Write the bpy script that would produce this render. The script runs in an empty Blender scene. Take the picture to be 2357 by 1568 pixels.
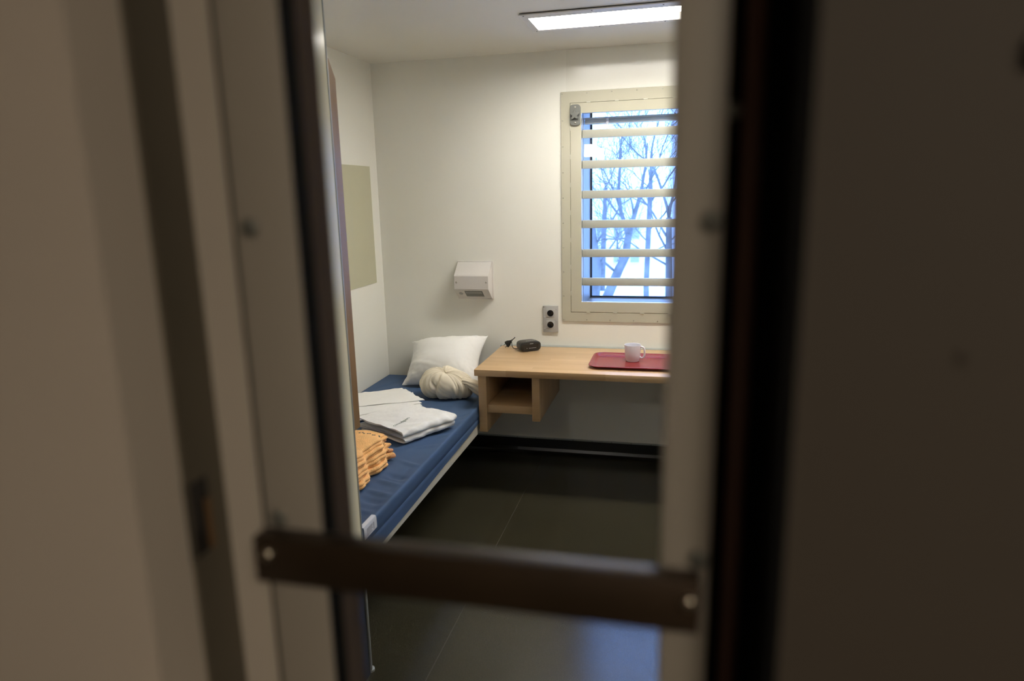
import bpy, bmesh, math, random
from mathutils import Vector, Matrix, noise
PI = math.pi
random.seed(7)
SC = bpy.context.scene
COL = SC.collection

# ------------------------------------------------------------------ helpers
def mat(name, col, rough=0.5, metal=0.0, var=0.06, vscale=8.0, bump=0.0, bscale=60.0, coat=0.0, coat_rough=0.1, spec=0.5, sheen=0.0, stretch=(1, 1, 1), ior=1.5):
    m = bpy.data.materials.new(name); m.use_nodes = True
    nt = m.node_tree; N = nt.nodes; L = nt.links
    b = N['Principled BSDF']
    b.inputs['Roughness'].default_value = rough; b.inputs['Metallic'].default_value = metal
    b.inputs['Coat Weight'].default_value = coat; b.inputs['Coat Roughness'].default_value = coat_rough
    b.inputs['Specular IOR Level'].default_value = spec; b.inputs['Sheen Weight'].default_value = sheen
    b.inputs['IOR'].default_value = ior
    tc = N.new('ShaderNodeTexCoord'); mp = N.new('ShaderNodeMapping'); mp.inputs['Scale'].default_value = stretch
    L.new(tc.outputs['Object'], mp.inputs['Vector'])
    nz = N.new('ShaderNodeTexNoise'); nz.inputs['Scale'].default_value = vscale; nz.inputs['Detail'].default_value = 3
    L.new(mp.outputs['Vector'], nz.inputs['Vector'])
    rp = N.new('ShaderNodeValToRGB')
    c = Vector(col[:3])
    rp.color_ramp.elements[0].position = 0.3; rp.color_ramp.elements[1].position = 0.7
    rp.color_ramp.elements[0].color = (*(c * (1 - var)), 1); rp.color_ramp.elements[1].color = (*(c * (1 + var)), 1)
    L.new(nz.outputs['Fac'], rp.inputs['Fac']); L.new(rp.outputs['Color'], b.inputs['Base Color'])
    if bump > 0:
        n2 = N.new('ShaderNodeTexNoise'); n2.inputs['Scale'].default_value = bscale; n2.inputs['Detail'].default_value = 4
        L.new(mp.outputs['Vector'], n2.inputs['Vector'])
        bp = N.new('ShaderNodeBump'); bp.inputs['Strength'].default_value = bump; bp.inputs['Distance'].default_value = 0.002
        L.new(n2.outputs['Fac'], bp.inputs['Height']); L.new(bp.outputs['Normal'], b.inputs['Normal'])
    return m

def emis(name, col, strength):
    m = bpy.data.materials.new(name); m.use_nodes = True
    nt = m.node_tree; nt.nodes.clear()
    e = nt.nodes.new('ShaderNodeEmission'); e.inputs['Color'].default_value = (*col, 1); e.inputs['Strength'].default_value = strength
    o = nt.nodes.new('ShaderNodeOutputMaterial'); nt.links.new(e.outputs[0], o.inputs[0])
    return m

def link(name, bm, m, parent=None, smooth=False, angle=None):
    bmesh.ops.recalc_face_normals(bm, faces=bm.faces)
    me = bpy.data.meshes.new(name); bm.to_mesh(me); bm.free()
    if smooth:
        for p in me.polygons: p.use_smooth = True
        if angle: me.set_sharp_from_angle(angle=math.radians(angle))
    o = bpy.data.objects.new(name, me); COL.objects.link(o)
    if m: me.materials.append(m)
    if parent:
        o.parent = parent
        o.matrix_parent_inverse = Matrix.Translation(-Vector(parent.location)) if parent.rotation_euler.z == 0 else parent.matrix_basis.inverted()
    return o

def empty(name, loc=(0, 0, 0)):
    o = bpy.data.objects.new(name, None); COL.objects.link(o); o.location = loc; o.empty_display_size = 0.05
    return o

def tag(o, label, cat, group=None, kind=None):
    o['label'] = label; o['category'] = cat
    if group: o['group'] = group
    if kind: o['kind'] = kind
    return o

def struct(o):
    o['kind'] = 'structure'; return o

def box(bm, x0, x1, y0, y1, z0, z1, bev=0.0, seg=2):
    r = bmesh.ops.create_cube(bm, size=1.0)
    vs = r['verts']
    for v in vs:
        v.co = Vector(((x0 + x1) / 2 + v.co.x * (x1 - x0), (y0 + y1) / 2 + v.co.y * (y1 - y0), (z0 + z1) / 2 + v.co.z * (z1 - z0)))
    if bev > 0:
        es = list({e for v in vs for e in v.link_edges})
        bmesh.ops.bevel(bm, geom=es, offset=bev, segments=seg, profile=0.5, affect='EDGES')
    return bm

def bx(name, m, parent, *a, bev=0.0, **k):
    bm = bmesh.new(); box(bm, *a, bev=bev)
    return link(name, bm, m, parent, smooth=bev > 0, angle=35, **k)

def frame_v(d):
    d = d.normalized(); u = d.orthogonal().normalized(); return u, d.cross(u)

def tube(bm, pts, rads, n=8, cap=True):
    pts = [Vector(p) for p in pts]
    if not hasattr(rads, '__len__'): rads = [rads] * len(pts)
    rings = []; u = None
    for i, p in enumerate(pts):
        d = (pts[min(i + 1, len(pts) - 1)] - pts[max(i - 1, 0)]).normalized()
        if u is None: u = d.orthogonal().normalized()
        else:
            u = (u - d * u.dot(d)); u = u.normalized() if u.length > 1e-6 else d.orthogonal().normalized()
        w = d.cross(u)
        rings.append([bm.verts.new(p + rads[i] * (math.cos(2 * PI * k / n) * u + math.sin(2 * PI * k / n) * w)) for k in range(n)])
    for a, b in zip(rings, rings[1:]):
        for k in range(n): bm.faces.new((a[k], a[(k + 1) % n], b[(k + 1) % n], b[k]))
    if cap:
        bm.faces.new(rings[0][::-1]); bm.faces.new(rings[-1])
    return bm

def lathe(bm, prof, n=32, M=None):
    rings = []
    for r, z in prof:
        if r < 1e-6: rings.append([bm.verts.new((0, 0, z))])
        else: rings.append([bm.verts.new((r * math.cos(2 * PI * k / n), r * math.sin(2 * PI * k / n), z)) for k in range(n)])
    for a, b in zip(rings, rings[1:]):
        for k in range(n):
            k2 = (k + 1) % n
            if len(a) == 1 and len(b) == 1: continue
            if len(a) == 1: bm.faces.new((a[0], b[k], b[k2]))
            elif len(b) == 1: bm.faces.new((a[k], a[k2], b[0]))
            else: bm.faces.new((a[k], a[k2], b[k2], b[k]))
    if M is not None: bmesh.ops.transform(bm, matrix=M, verts=[v for r in rings for v in r])
    return bm

def prism(bm, poly, axis, a0, a1):
    """poly: list of 2D points in the plane normal to axis; extrude a0..a1"""
    def P(p, a):
        return {'x': (a, p[0], p[1]), 'y': (p[0], a, p[1]), 'z': (p[0], p[1], a)}[axis]
    A = [bm.verts.new(P(p, a0)) for p in poly]; B = [bm.verts.new(P(p, a1)) for p in poly]
    n = len(poly)
    bm.faces.new(A); bm.faces.new(B[::-1])
    for i in range(n): bm.faces.new((A[i], B[i], B[(i + 1) % n], A[(i + 1) % n]))
    return bm

def ring_plate(bm, X0, X1, Z0, Z1, x0, x1, z0, z1, y0, y1):
    """rectangular ring facing -y"""
    for y in (y0, y1): pass
    o = [(X0, Z0), (X1, Z0), (X1, Z1), (X0, Z1)]; i = [(x0, z0), (x1, z0), (x1, z1), (x0, z1)]
    V = {}
    for k, pts in (('o', o), ('i', i)):
        for j, p in enumerate(pts):
            for s, y in ((0, y0), (1, y1)): V[k, j, s] = bm.verts.new((p[0], y, p[1]))
    for j in range(4):
        q = (j + 1) % 4
        for s in (0, 1): bm.faces.new((V['o', j, s], V['o', q, s], V['i', q, s], V['i', j, s]))
        bm.faces.new((V['o', j, 0], V['o', q, 0], V['o', q, 1], V['o', j, 1]))
        bm.faces.new((V['i', j, 0], V['i', q, 0], V['i', q, 1], V['i', j, 1]))
    return bm

def screw(name, m, parent, p, r, axis='-y', h=None, slot=True):
    """small round screw head with a cross recess, its face towards axis"""
    h = h or r * 0.45
    bm = bmesh.new()
    lathe(bm, [(r, 0), (r, h * .35), (r * .86, h * .8), (r * .55, h), (r * .3, h), (r * .18, h * .4), (0, h * .35)], 14)
    R = {'-y': Matrix.Rotation(PI / 2, 4, 'X'), '-z': Matrix.Rotation(PI, 4, 'X'), '+x': Matrix.Rotation(PI / 2, 4, 'Y'), '-x': Matrix.Rotation(-PI / 2, 4, 'Y')}[axis]
    bmesh.ops.transform(bm, matrix=Matrix.Translation(p) @ R, verts=bm.verts)
    return link(name, bm, m, parent, smooth=True, angle=50)

def nz(x, y, z=0.0): return noise.noise(Vector((x, y, z)))

def spaced(n, k=0.5):
    """0..1 samples packed towards both ends"""
    return [(1 - k) * i / n + k * (0.5 - 0.5 * math.cos(PI * i / n)) for i in range(n + 1)]

def slab(bm, quad, z0, th, nu, nv, wob, r=None):
    """thin rounded slab over the quad (far-left, far-right, near-right, near-left); wob(u,v,x,y)->(dx,dy,dz)"""
    FL, FR, NR, NL = [Vector(q) for q in quad]
    Lu = ((FR - FL).length + (NR - NL).length) / 2; Lv = ((NL - FL).length + (NR - FR).length) / 2
    r = r or th * .6
    top = {}; bot = {}
    U = spaced(nu, .6); Vv = spaced(nv, .6)
    for i, u in enumerate(U):
        for j, v in enumerate(Vv):
            p = (FL * (1 - u) + FR * u) * (1 - v) + (NL * (1 - u) + NR * u) * v
            e = min(min(u, 1 - u) * Lu, min(v, 1 - v) * Lv)
            q = min(e / r, 1); hgt = th / 2 * math.sqrt(max(0, 1 - (1 - q) ** 2))
            dx, dy, dz = wob(u, v, p.x, p.y)
            c = z0 + th / 2 + dz
            top[i, j] = bm.verts.new((p.x + dx, p.y + dy, c + hgt))
            border = i in (0, nu) or j in (0, nv)
            bot[i, j] = top[i, j] if border else bm.verts.new((p.x + dx, p.y + dy, c - hgt))
    for i in range(nu):
        for j in range(nv):
            for d in (top, bot):
                f = [d[i, j], d[i + 1, j], d[i + 1, j + 1], d[i, j + 1]]
                try: bm.faces.new(f if d is top else f[::-1])
                except ValueError: pass
    return bm

def ribbon(bm, path, th, W, nW, place):
    """thick ribbon: 2D path (s,h) extruded over w in 0..W; place(s,h,w)->xyz"""
    n = len(path); pr = []
    for i, p in enumerate(path):
        a = Vector(path[max(i - 1, 0)]); b = Vector(path[min(i + 1, n - 1)]); d = (b - a).normalized()
        nn = Vector((-d.y, d.x)); pr.append((Vector(p) + nn * th / 2, Vector(p) - nn * th / 2))
    loop = [a for a, _ in pr] + [b for _, b in reversed(pr)]
    rows = []
    for k in range(nW + 1):
        rows.append([bm.verts.new(place(q.x, q.y, W * k / nW)) for q in loop])
    m = len(loop)
    for a, b in zip(rows, rows[1:]):
        for i in range(m): bm.faces.new((a[i], a[(i + 1) % m], b[(i + 1) % m], b[i]))
    for row, flip in ((rows[0], 1), (rows[-1], 0)):
        for i in range(n - 1):
            f = (row[i], row[i + 1], row[m - 2 - i], row[m - 1 - i])
            bm.faces.new(f[::-1] if flip else f)
    return bm

# ------------------------------------------------------------------ materials
M = {}
M['wall'] = mat('wall_paint', (.80, .79, .715), .38, var=.015, vscale=2, bump=.06, bscale=180)
M['wall_gloss'] = mat('wall_panel_gloss_paint', (.80, .79, .715), .16, var=.01, vscale=2, bump=.12, bscale=9)
M['ceil'] = mat('ceiling_paint', (.80, .79, .72), .22, var=.012, vscale=1.5, bump=.03, bscale=40)
M['part'] = mat('partition_laminate', (.80, .75, .55), .16, var=.02, vscale=3, spec=.13)
M['trim'] = mat('aluminium_trim', (.33, .35, .33), .45, metal=.1, var=.04)
M['frame'] = mat('window_frame_cream_enamel', (.47, .45, .35), .2, var=.02, vscale=5, bump=.1, bscale=45)
M['bar'] = mat('bar_cream_enamel', (.50, .50, .41), .3, var=.02)
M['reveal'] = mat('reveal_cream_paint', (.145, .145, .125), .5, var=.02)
M['gasket_shade'] = mat('black_rubber_and_shade', (.006, .006, .006), .85, spec=.08)  # rubber seals, also black laid in for the shade of narrow gaps
M['screw'] = mat('zinc_screw', (.42, .40, .34), .35, metal=.9, var=.1, vscale=90)
M['screw_dark'] = mat('dull_screw', (.15, .15, .13), .45, metal=.6, var=.15, vscale=90)
M['lampbox'] = mat('reading_lamp_enamel', (.60, .575, .54), .35, var=.012, bump=.05, bscale=300)
M['lampgrey'] = mat('grey_window_plastic', (.16, .16, .14), .25)
M['socket'] = mat('socket_grey_plastic', (.40, .395, .375), .4, var=.02)
M['black'] = mat('black_plastic', (.012, .0125, .012), .32, var=.1)
M['blackgloss'] = mat('black_gloss_plastic', (.008, .008, .009), .12)
M['white_print'] = mat('white_print', (.62, .62, .62), .6)
M['green_print'] = mat('green_stitching', (.09, .16, .12), .8)
M['tray'] = mat('red_tray_plastic', (.22, .024, .024), .26, var=.04, bump=.12, bscale=500)
M['mug'] = mat('white_mug_plastic', (.74, .72, .73), .3, var=.01)
M['mattress'] = mat('blue_vinyl_mattress', (.056, .098, .185), .6, var=.06, vscale=6, bump=.08, bscale=400, spec=.2)
M['bedframe'] = mat('bed_cream_enamel', (.60, .57, .47), .35, var=.02)
M['pillow'] = mat('white_cotton', (.85, .84, .80), .85, var=.015, vscale=10, bump=.2, bscale=500)
M['sheet'] = mat('white_sheet_cotton', (.85, .84, .80), .85, var=.015, bump=.15, bscale=500)
M['towel'] = mat('white_terry', (.84, .83, .79), .95, var=.04, vscale=60, bump=.9, bscale=420)
M['bundle'] = mat('cream_jersey', (.76, .69, .54), .9, var=.03, vscale=12, bump=.15, bscale=600)
M['label'] = mat('white_label_fabric', (.62, .64, .68), .7)
M['labelprint'] = mat('grey_label_print', (.2, .2, .22), .8)
M['skirt'] = mat('black_skirting_vinyl', (.010, .010, .009), .3)
M['pin'] = mat('olive_pinboard_laminate', (.47, .455, .32), .5, var=.015)
M['brown'] = mat('brown_cabinet_laminate', (.22, .13, .060), .36, var=.06, vscale=4, stretch=(8, 8, 1), bump=.03, bscale=60, spec=.16)
M['door'] = mat('door_grey_beige_paint', (.40, .355, .295), .5, var=.02, vscale=4)
M['bead'] = mat('bead_grey_beige_paint', (.27, .24, .20), .5, var=.02, vscale=4)
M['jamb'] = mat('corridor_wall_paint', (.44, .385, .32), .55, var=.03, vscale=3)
M['jamb_shaded'] = mat('corridor_shaded_panel_paint', (.046, .036, .025), .75, var=.03, vscale=3)  # corridor paint with the right panel's shade put into the colour
M['strip'] = mat('dark_strike_strip', (.08, .068, .048), .45, var=.08)
M['bronze'] = mat('dark_bronze_metal', (.032, .020, .011), .38, metal=.35, var=.25, vscale=14)
M['liner'] = mat('dark_liner_metal', (.075, .058, .047), .8, var=.1, spec=.04)
M['edge'] = mat('brown_edge_strip', (.10, .045, .03), .5)
M['steel'] = mat('bolt_steel', (.42, .37, .29), .3, metal=1.0)
M['brass'] = mat('worn_brass', (.14, .08, .035), .5, metal=.2)
M['knob'] = mat('grey_knob_plastic', (.15, .155, .14), .4, var=.05)
M['blind'] = mat('blind_rail_aluminium', (.62, .64, .60), .35, metal=0)
M['corridor'] = mat('corridor_ceiling_paint', (.6, .55, .46), .6, var=.02)
M['lampframe'] = mat('lamp_frame_enamel', (.66, .645, .60), .35, var=.01)
M['snow'] = mat('snow', (.8, .82, .85), .9, var=.08, vscale=.6)
M['bark'] = mat('bare_bark', (.14, .14, .135), .9, var=.3, vscale=3)
M['house'] = mat('pale_house_render', (.74, .72, .70), .9, var=.03)
M['houseglass'] = mat('house_window_glass', (.30, .31, .33), .3)
M['roof'] = mat('snowy_roof', (.7, .72, .75), .9)

def wood_mat():
    m = mat('beech_wood', (.6, .4, .2), .36, bump=.03, bscale=80, stretch=(1, 12, 12))
    nt = m.node_tree; N = nt.nodes; L = nt.links; b = N['Principled BSDF']
    tc = N.new('ShaderNodeTexCoord')
    sep = N.new('ShaderNodeSeparateXYZ'); L.new(tc.outputs['Object'], sep.inputs[0])
    # staves 42 mm wide across y, 0.55 m long along x, staggered
    my = N.new('ShaderNodeMath'); my.operation = 'DIVIDE'; my.inputs[1].default_value = .042; L.new(sep.outputs['Y'], my.inputs[0])
    fy = N.new('ShaderNodeMath'); fy.operation = 'FLOOR'; L.new(my.outputs[0], fy.inputs[0])
    of = N.new('ShaderNodeMath'); of.operation = 'MULTIPLY'; of.inputs[1].default_value = .377; L.new(fy.outputs[0], of.inputs[0])
    mx = N.new('ShaderNodeMath'); mx.operation = 'DIVIDE'; mx.inputs[1].default_value = .55; L.new(sep.outputs['X'], mx.inputs[0])
    ax = N.new('ShaderNodeMath'); ax.operation = 'ADD'; L.new(mx.outputs[0], ax.inputs[0]); L.new(of.outputs[0], ax.inputs[1])
    fx = N.new('ShaderNodeMath'); fx.operation = 'FLOOR'; L.new(ax.outputs[0], fx.inputs[0])
    cb = N.new('ShaderNodeCombineXYZ'); L.new(fx.outputs[0], cb.inputs[0]); L.new(fy.outputs[0], cb.inputs[1])
    wn = N.new('ShaderNodeTexWhiteNoise'); wn.noise_dimensions = '2D'; L.new(cb.outputs[0], wn.inputs['Vector'])
    mp = N.new('ShaderNodeMapping'); mp.inputs['Scale'].default_value = (2.5, 45, 45); L.new(tc.outputs['Object'], mp.inputs['Vector'])
    n1 = N.new('ShaderNodeTexNoise'); n1.inputs['Scale'].default_value = 2; n1.inputs['Detail'].default_value = 5; L.new(mp.outputs[0], n1.inputs['Vector'])
    mx2 = N.new('ShaderNodeMath'); mx2.operation = 'MULTIPLY_ADD'; mx2.inputs[1].default_value = .55; L.new(wn.outputs['Value'], mx2.inputs[0])
    s2 = N.new('ShaderNodeMath'); s2.operation = 'MULTIPLY'; s2.inputs[1].default_value = .5; L.new(n1.outputs['Fac'], s2.inputs[0]); L.new(s2.outputs[0], mx2.inputs[2])
    rp = N.new('ShaderNodeValToRGB'); rp.color_ramp.elements[0].color = (.47, .30, .145, 1); rp.color_ramp.elements[1].color = (.58, .395, .215, 1)
    rp.color_ramp.elements[0].position = .15; rp.color_ramp.elements[1].position = .8
    L.new(mx2.outputs[0], rp.inputs['Fac']); L.new(rp.outputs['Color'], b.inputs['Base Color'])
    return m
M['wood'] = wood_mat()

def blanket_mat():
    m = mat('orange_waffle_cotton', (.93, .52, .20), .95, var=.10, vscale=25)
    nt = m.node_tree; N = nt.nodes; L = nt.links; b = N['Principled BSDF']
    tc = N.new('ShaderNodeTexCoord')
    v = N.new('ShaderNodeTexVoronoi'); v.inputs['Scale'].default_value = 170; L.new(tc.outputs['Object'], v.inputs['Vector'])
    bp = N.new('ShaderNodeBump'); bp.inputs['Strength'].default_value = .7; bp.inputs['Distance'].default_value = .002
    L.new(v.outputs['Distance'], bp.inputs['Height']); L.new(bp.outputs['Normal'], b.inputs['Normal'])
    return m
M['orange'] = blanket_mat()
M['orange_hem'] = mat('orange_hem_binding', (.66, .33, .17), .9, var=.1, vscale=40, bump=.3, bscale=300)

def floor_mat():
    m = mat('speckled_vinyl_floor', (.045, .04, .024), .3, bump=.02, bscale=300)
    nt = m.node_tree; N = nt.nodes; L = nt.links; b = N['Principled BSDF']
    tc = N.new('ShaderNodeTexCoord')
    n1 = N.new('ShaderNodeTexNoise'); n1.inputs['Scale'].default_value = 420; n1.inputs['Detail'].default_value = 2; L.new(tc.outputs['Object'], n1.inputs['Vector'])
    rp = N.new('ShaderNodeValToRGB'); e = rp.color_ramp.elements
    e[0].position = .35; e[0].color = (0.0280, 0.0252, 0.0140, 1); e[1].position = .62; e[1].color = (0.0392, 0.0350, 0.0217, 1)
    x = e.new(.72); x.color = (0.0910, 0.0840, 0.0595, 1)
    L.new(n1.outputs['Fac'], rp.inputs['Fac'])
    # welded seams every 1.2 m, along y
    sep = N.new('ShaderNodeSeparateXYZ'); L.new(tc.outputs['Object'], sep.inputs[0])
    a = N.new('ShaderNodeMath'); a.operation = 'ADD'; a.inputs[1].default_value = .8335 + 12 * 1.4 + .7; L.new(sep.outputs['X'], a.inputs[0])
    md = N.new('ShaderNodeMath'); md.operation = 'MODULO'; md.inputs[1].default_value = 1.4; L.new(a.outputs[0], md.inputs[0])
    sb = N.new('ShaderNodeMath'); sb.operation = 'SUBTRACT'; sb.inputs[1].default_value = .7; L.new(md.outputs[0], sb.inputs[0])
    ab = N.new('ShaderNodeMath'); ab.operation = 'ABSOLUTE'; L.new(sb.outputs[0], ab.inputs[0])
    lt = N.new('ShaderNodeMath'); lt.operation = 'LESS_THAN'; lt.inputs[1].default_value = .0016; L.new(ab.outputs[0], lt.inputs[0])
    mx = N.new('ShaderNodeMix'); mx.data_type = 'RGBA'; L.new(lt.outputs[0], mx.inputs['Factor'])
    L.new(rp.outputs['Color'], mx.inputs[6]); mx.inputs[7].default_value = (.068, .063, .048, 1)
    L.new(mx.outputs[2], b.inputs['Base Color'])
    b.inputs['Roughness'].default_value = .21
    return m
M['floor'] = floor_mat()

def glass_mat(name='window_glass', rough=0.0):
    m = bpy.data.materials.new(name); m.use_nodes = True
    nt = m.node_tree; nt.nodes.clear()
    t = nt.nodes.new('ShaderNodeBsdfTransparent'); g = nt.nodes.new('ShaderNodeBsdfGlossy'); g.inputs['Roughness'].default_value = rough
    f = nt.nodes.new('ShaderNodeFresnel'); gm = nt.nodes.new('ShaderNodeNewGeometry')
    iv = nt.nodes.new('ShaderNodeMix'); iv.inputs[2].default_value = 1.45; iv.inputs[3].default_value = 1 / 1.45
    nt.links.new(gm.outputs['Backfacing'], iv.inputs[0]); nt.links.new(iv.outputs[0], f.inputs['IOR'])   # same reflectance from both sides of the pane
    mx = nt.nodes.new('ShaderNodeMixShader'); o = nt.nodes.new('ShaderNodeOutputMaterial')
    nt.links.new(f.outputs[0], mx.inputs[0]); nt.links.new(t.outputs[0], mx.inputs[1]); nt.links.new(g.outputs[0], mx.inputs[2]); nt.links.new(mx.outputs[0], o.inputs[0])
    return m
M['glass'] = glass_mat()
M['lamp'] = emis('lamp_diffuser_glow', (1.0, .955, .885), 40.0)
M['lamp2'] = emis('entry_lamp_glow', (1.0, .96, .90), 46.0)
M['lamp3'] = emis('corridor_lamp_glow', (1.0, .87, .71), 47)

# ------------------------------------------------------------------ key sizes
XL, XR = -1.918, .76         # cell side walls
YF, YB = 0.50, 4.23           # cell front / window wall
H = 2.5
WX0, WX1, WZ0, WZ1 = -.587, .42, 1.013, 2.14   # window opening
RZ0, RZ1 = .978, 2.20         # wall opening behind the steel frame

# ------------------------------------------------------------------ shell
bm = bmesh.new(); box(bm, -2.6, 2.0, -2.2, 4.7, -.1, 0); struct(link('floor', bm, M['floor']))
bm = bmesh.new()      # ceiling slab with the opening for the recessed lamp
for a in ((XL - .12, XR + .12, YF - .02, 3.40), (XL - .12, XR + .12, 3.678, 4.7), (XL - .12, -.742, 3.40, 3.678), (.542, XR + .12, 3.40, 3.678)): box(bm, *a, H, H + .12)
bmesh.ops.remove_doubles(bm, verts=bm.verts, dist=1e-5)
struct(link('ceiling', bm, M['ceil']))
bm = bmesh.new(); box(bm, XL - .15, XL, YF - .1, 4.7, 0, H); struct(link('wall_left', bm, M['wall']))
bm = bmesh.new(); box(bm, XR, XR + .15, YF - .1, 4.7, 0, H); struct(link('wall_right', bm, M['wall']))
bm = bmesh.new()
ring_plate(bm, XL, XR, 0, H, WX0, WX1, RZ0, RZ1, YB, 4.70)
wb = struct(link('wall_back', bm, M['wall']))
bm = bmesh.new(); box(bm, -.678, .52, YB - .0015, YB, 2.268, H - .002, bev=.0006); link('panel', bm, M['wall_gloss'], wb)
# front wall of the cell (door opening from -.296 to .049)
JX0, JX1 = -.296, .049
bm = bmesh.new(); box(bm, -2.6, JX0, .30, YF, 0, H); box(bm, JX0, JX1, .30, YF, 2.12, H); struct(link('wall_front', bm, M['jamb']))
bm = bmesh.new(); box(bm, JX1, 2.0, .30, YF, 0, H); wr = struct(link('wall_front_right', bm, M['jamb_shaded']))
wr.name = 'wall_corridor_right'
# corridor
bm = bmesh.new(); box(bm, -2.6, 2.0, -2.2, .32, H, H + .12); struct(link('ceiling_corridor', bm, M['corridor'])).name = 'ceiling_corridor'
bm = bmesh.new(); box(bm, -2.6, 2.0, -2.32, -2.2, 0, H); struct(link('wall_corridor_back', bm, M['jamb']))
bm = bmesh.new(); box(bm, -2.72, -2.6, -2.32, .5, 0, H); struct(link('wall_corridor_left', bm, M['jamb']))
bm = bmesh.new(); box(bm, 2.0, 2.12, -2.32, .5, 0, H); struct(link('wall_corridor_end', bm, M['jamb_shaded']))

# skirting under the window and along the bed wall
bm = bmesh.new(); box(bm, XL, XR, YB - .010, YB, 0, .093)
for i in range(4):
    a = i / 4 * PI / 2
prism(bm, [(YB - .010, 0), (YB - .040, 0), (YB - .030, .004), (YB - .019, .012), (YB - .010, .03)], 'x', XL, XR)
sk = struct(link('baseboard_back', bm, M['skirt']))
bm = bmesh.new(); box(bm, XL, XR, YB - .013, YB, .0932, .102, bev=.001); cap = link('metal_strip', bm, M['trim'], sk)
for i in range(16):
    screw('screw', M['screw_dark'], sk, (-1.02 + i * .125, YB - .0131, .0975), .0032)
bm = bmesh.new(); box(bm, XL, XL + .010, YF, YB - .042, 0, .1); struct(link('baseboard_left', bm, M['skirt']))

# ------------------------------------------------------------------ foreground: cell door with its slot
# left jamb strip with a lock hole
z0h, z1h = 1.452, 1.503; y0h, y1h = .3385, .357
bm = bmesh.new()
for a in ((.337, y0h, 0, 2.12), (y1h, .372, 0, 2.12), (y0h, y1h, 0, z0h), (y0h, y1h, z1h, 2.12)):
    box(bm, JX0, JX0 + .003, *a)
tr = struct(link('trim_1', bm, M['strip']))
bm = bmesh.new(); box(bm, JX0 + .0002, JX0 + .0012, y0h - .002, y1h + .002, z0h - .002, z1h + .002); link('lock_hole', bm, M['blackgloss'], tr)
bm = bmesh.new(); box(bm, JX0 + .0013, JX0 + .0034, y1h - .004, y1h, z0h + .001, z1h - .016); link('lock_plate_edge', bm, M['brass'], tr)
bm = bmesh.new(); box(bm, JX1 - .004, JX1 + .0005, .2999, .372, 0, 2.12); box(bm, JX1 - .024, JX1 - .004, .362, .372, 0, 2.12)
t2 = struct(link('trim_2', bm, M['gasket_shade']))

door = struct(empty('door_1', (-.12, .386, 0)))
OX0, OX1, OZ0, OZ1 = -.211, -.0059, 1.12, 2.02      # slot
bm = bmesh.new(); ring_plate(bm, JX0 + .001, JX1 - .001, .005, 2.115, OX0 - .02, OX1 + .02, OZ0 - .02, OZ1 + .02, .372, .392); link('leaf', bm, M['door'], door)
bm = bmesh.new(); ring_plate(bm, OX0 - .053, OX1 + .053, OZ0 - .053, OZ1 + .053, OX0 - .04, OX1 + .04, OZ0 - .04, OZ1 + .04, .369, .372)
link('groove_shade', bm, M['gasket_shade'], door)  # black ring laid into the groove as its shadow line
bead = bmesh.new()
box(bead, OX0 - .0418, OX0 - .0015, .355, .372, OZ0 - .04, OZ1 + .04, bev=.002)
link('glazing_bead', bead, M['bead'], door, smooth=True, angle=35)
bead = bmesh.new(); box(bead, OX1, OX1 + .0265, .355, .372, OZ0 - .04, OZ1 + .04, bev=.002); link('glazing_bead', bead, M['bead'], door, smooth=True, angle=35)
for za, zb in ((OZ0 - .04, OZ0), (OZ1, OZ1 + .04)):
    bead = bmesh.new(); box(bead, OX0 - .001, OX1 - .001, .355, .372, za, zb, bev=.002); link('glazing_bead', bead, M['bead'], door, smooth=True, angle=35)
bm = bmesh.new(); box(bm, OX0 - .0015, OX0, .3555, .369, OZ0, OZ1); link('slot_seal', bm, M['gasket_shade'], door)
bm = bmesh.new(); ring_plate(bm, OX0 - .02, OX1 + .02, OZ0 - .02, OZ1 + .02, OX0, OX1, OZ0, OZ1, .3722, .3925); link('slot_liner', bm, M['liner'], door)
bm = bmesh.new(); box(bm, OX1 + .027, JX1 - .0045, .364, .3719, .005, 2.11); link('edge_seal', bm, M['gasket_shade'], door)
bm = bmesh.new(); box(bm, OX1 + .0335, OX1 + .0425, .358, .366, .005, 2.11, bev=.002); link('edge_strip', bm, M['edge'], door, smooth=True, angle=35)
for z in (1.845, 1.660, 1.478, 1.295):
    for x in (-.2425, .0145):
        screw('screw', M['screw_dark'], door, (x, .355, z), .0055)
screw('screw', M['screw_dark'], door, (.0225, .357, 1.712), .004)
gb = bmesh.new(); box(gb, -.2525, .0155, .340, .3548, 1.4414, 1.472, bev=.0012); gb = link('guard_bar', gb, M['bronze'], door, smooth=True, angle=35)
for x in (-.2425, .0095):
    bm = bmesh.new(); lathe(bm, [(.0042, 0), (.0042, .001), (.0034, .0025), (.0018, .0034), (0, .0037)], 14, Matrix.Translation((x, .340, 1.461)) @ Matrix.Rotation(PI / 2, 4, 'X'))
    link('bolt', bm, M['steel'], gb, smooth=True, angle=60)
screw('screw', M['jamb_shaded'], wr, (.111, .30, 1.608), .003)
bm = bmesh.new(); box(bm, .1195, .15, .294, .2999, 1.7165, 1.7275, bev=.002); o = link('hook_plate', bm, M['strip'], None, smooth=True, angle=35)
tag(o, 'small dark metal plate on the corridor panel right of the door', 'plate')

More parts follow.
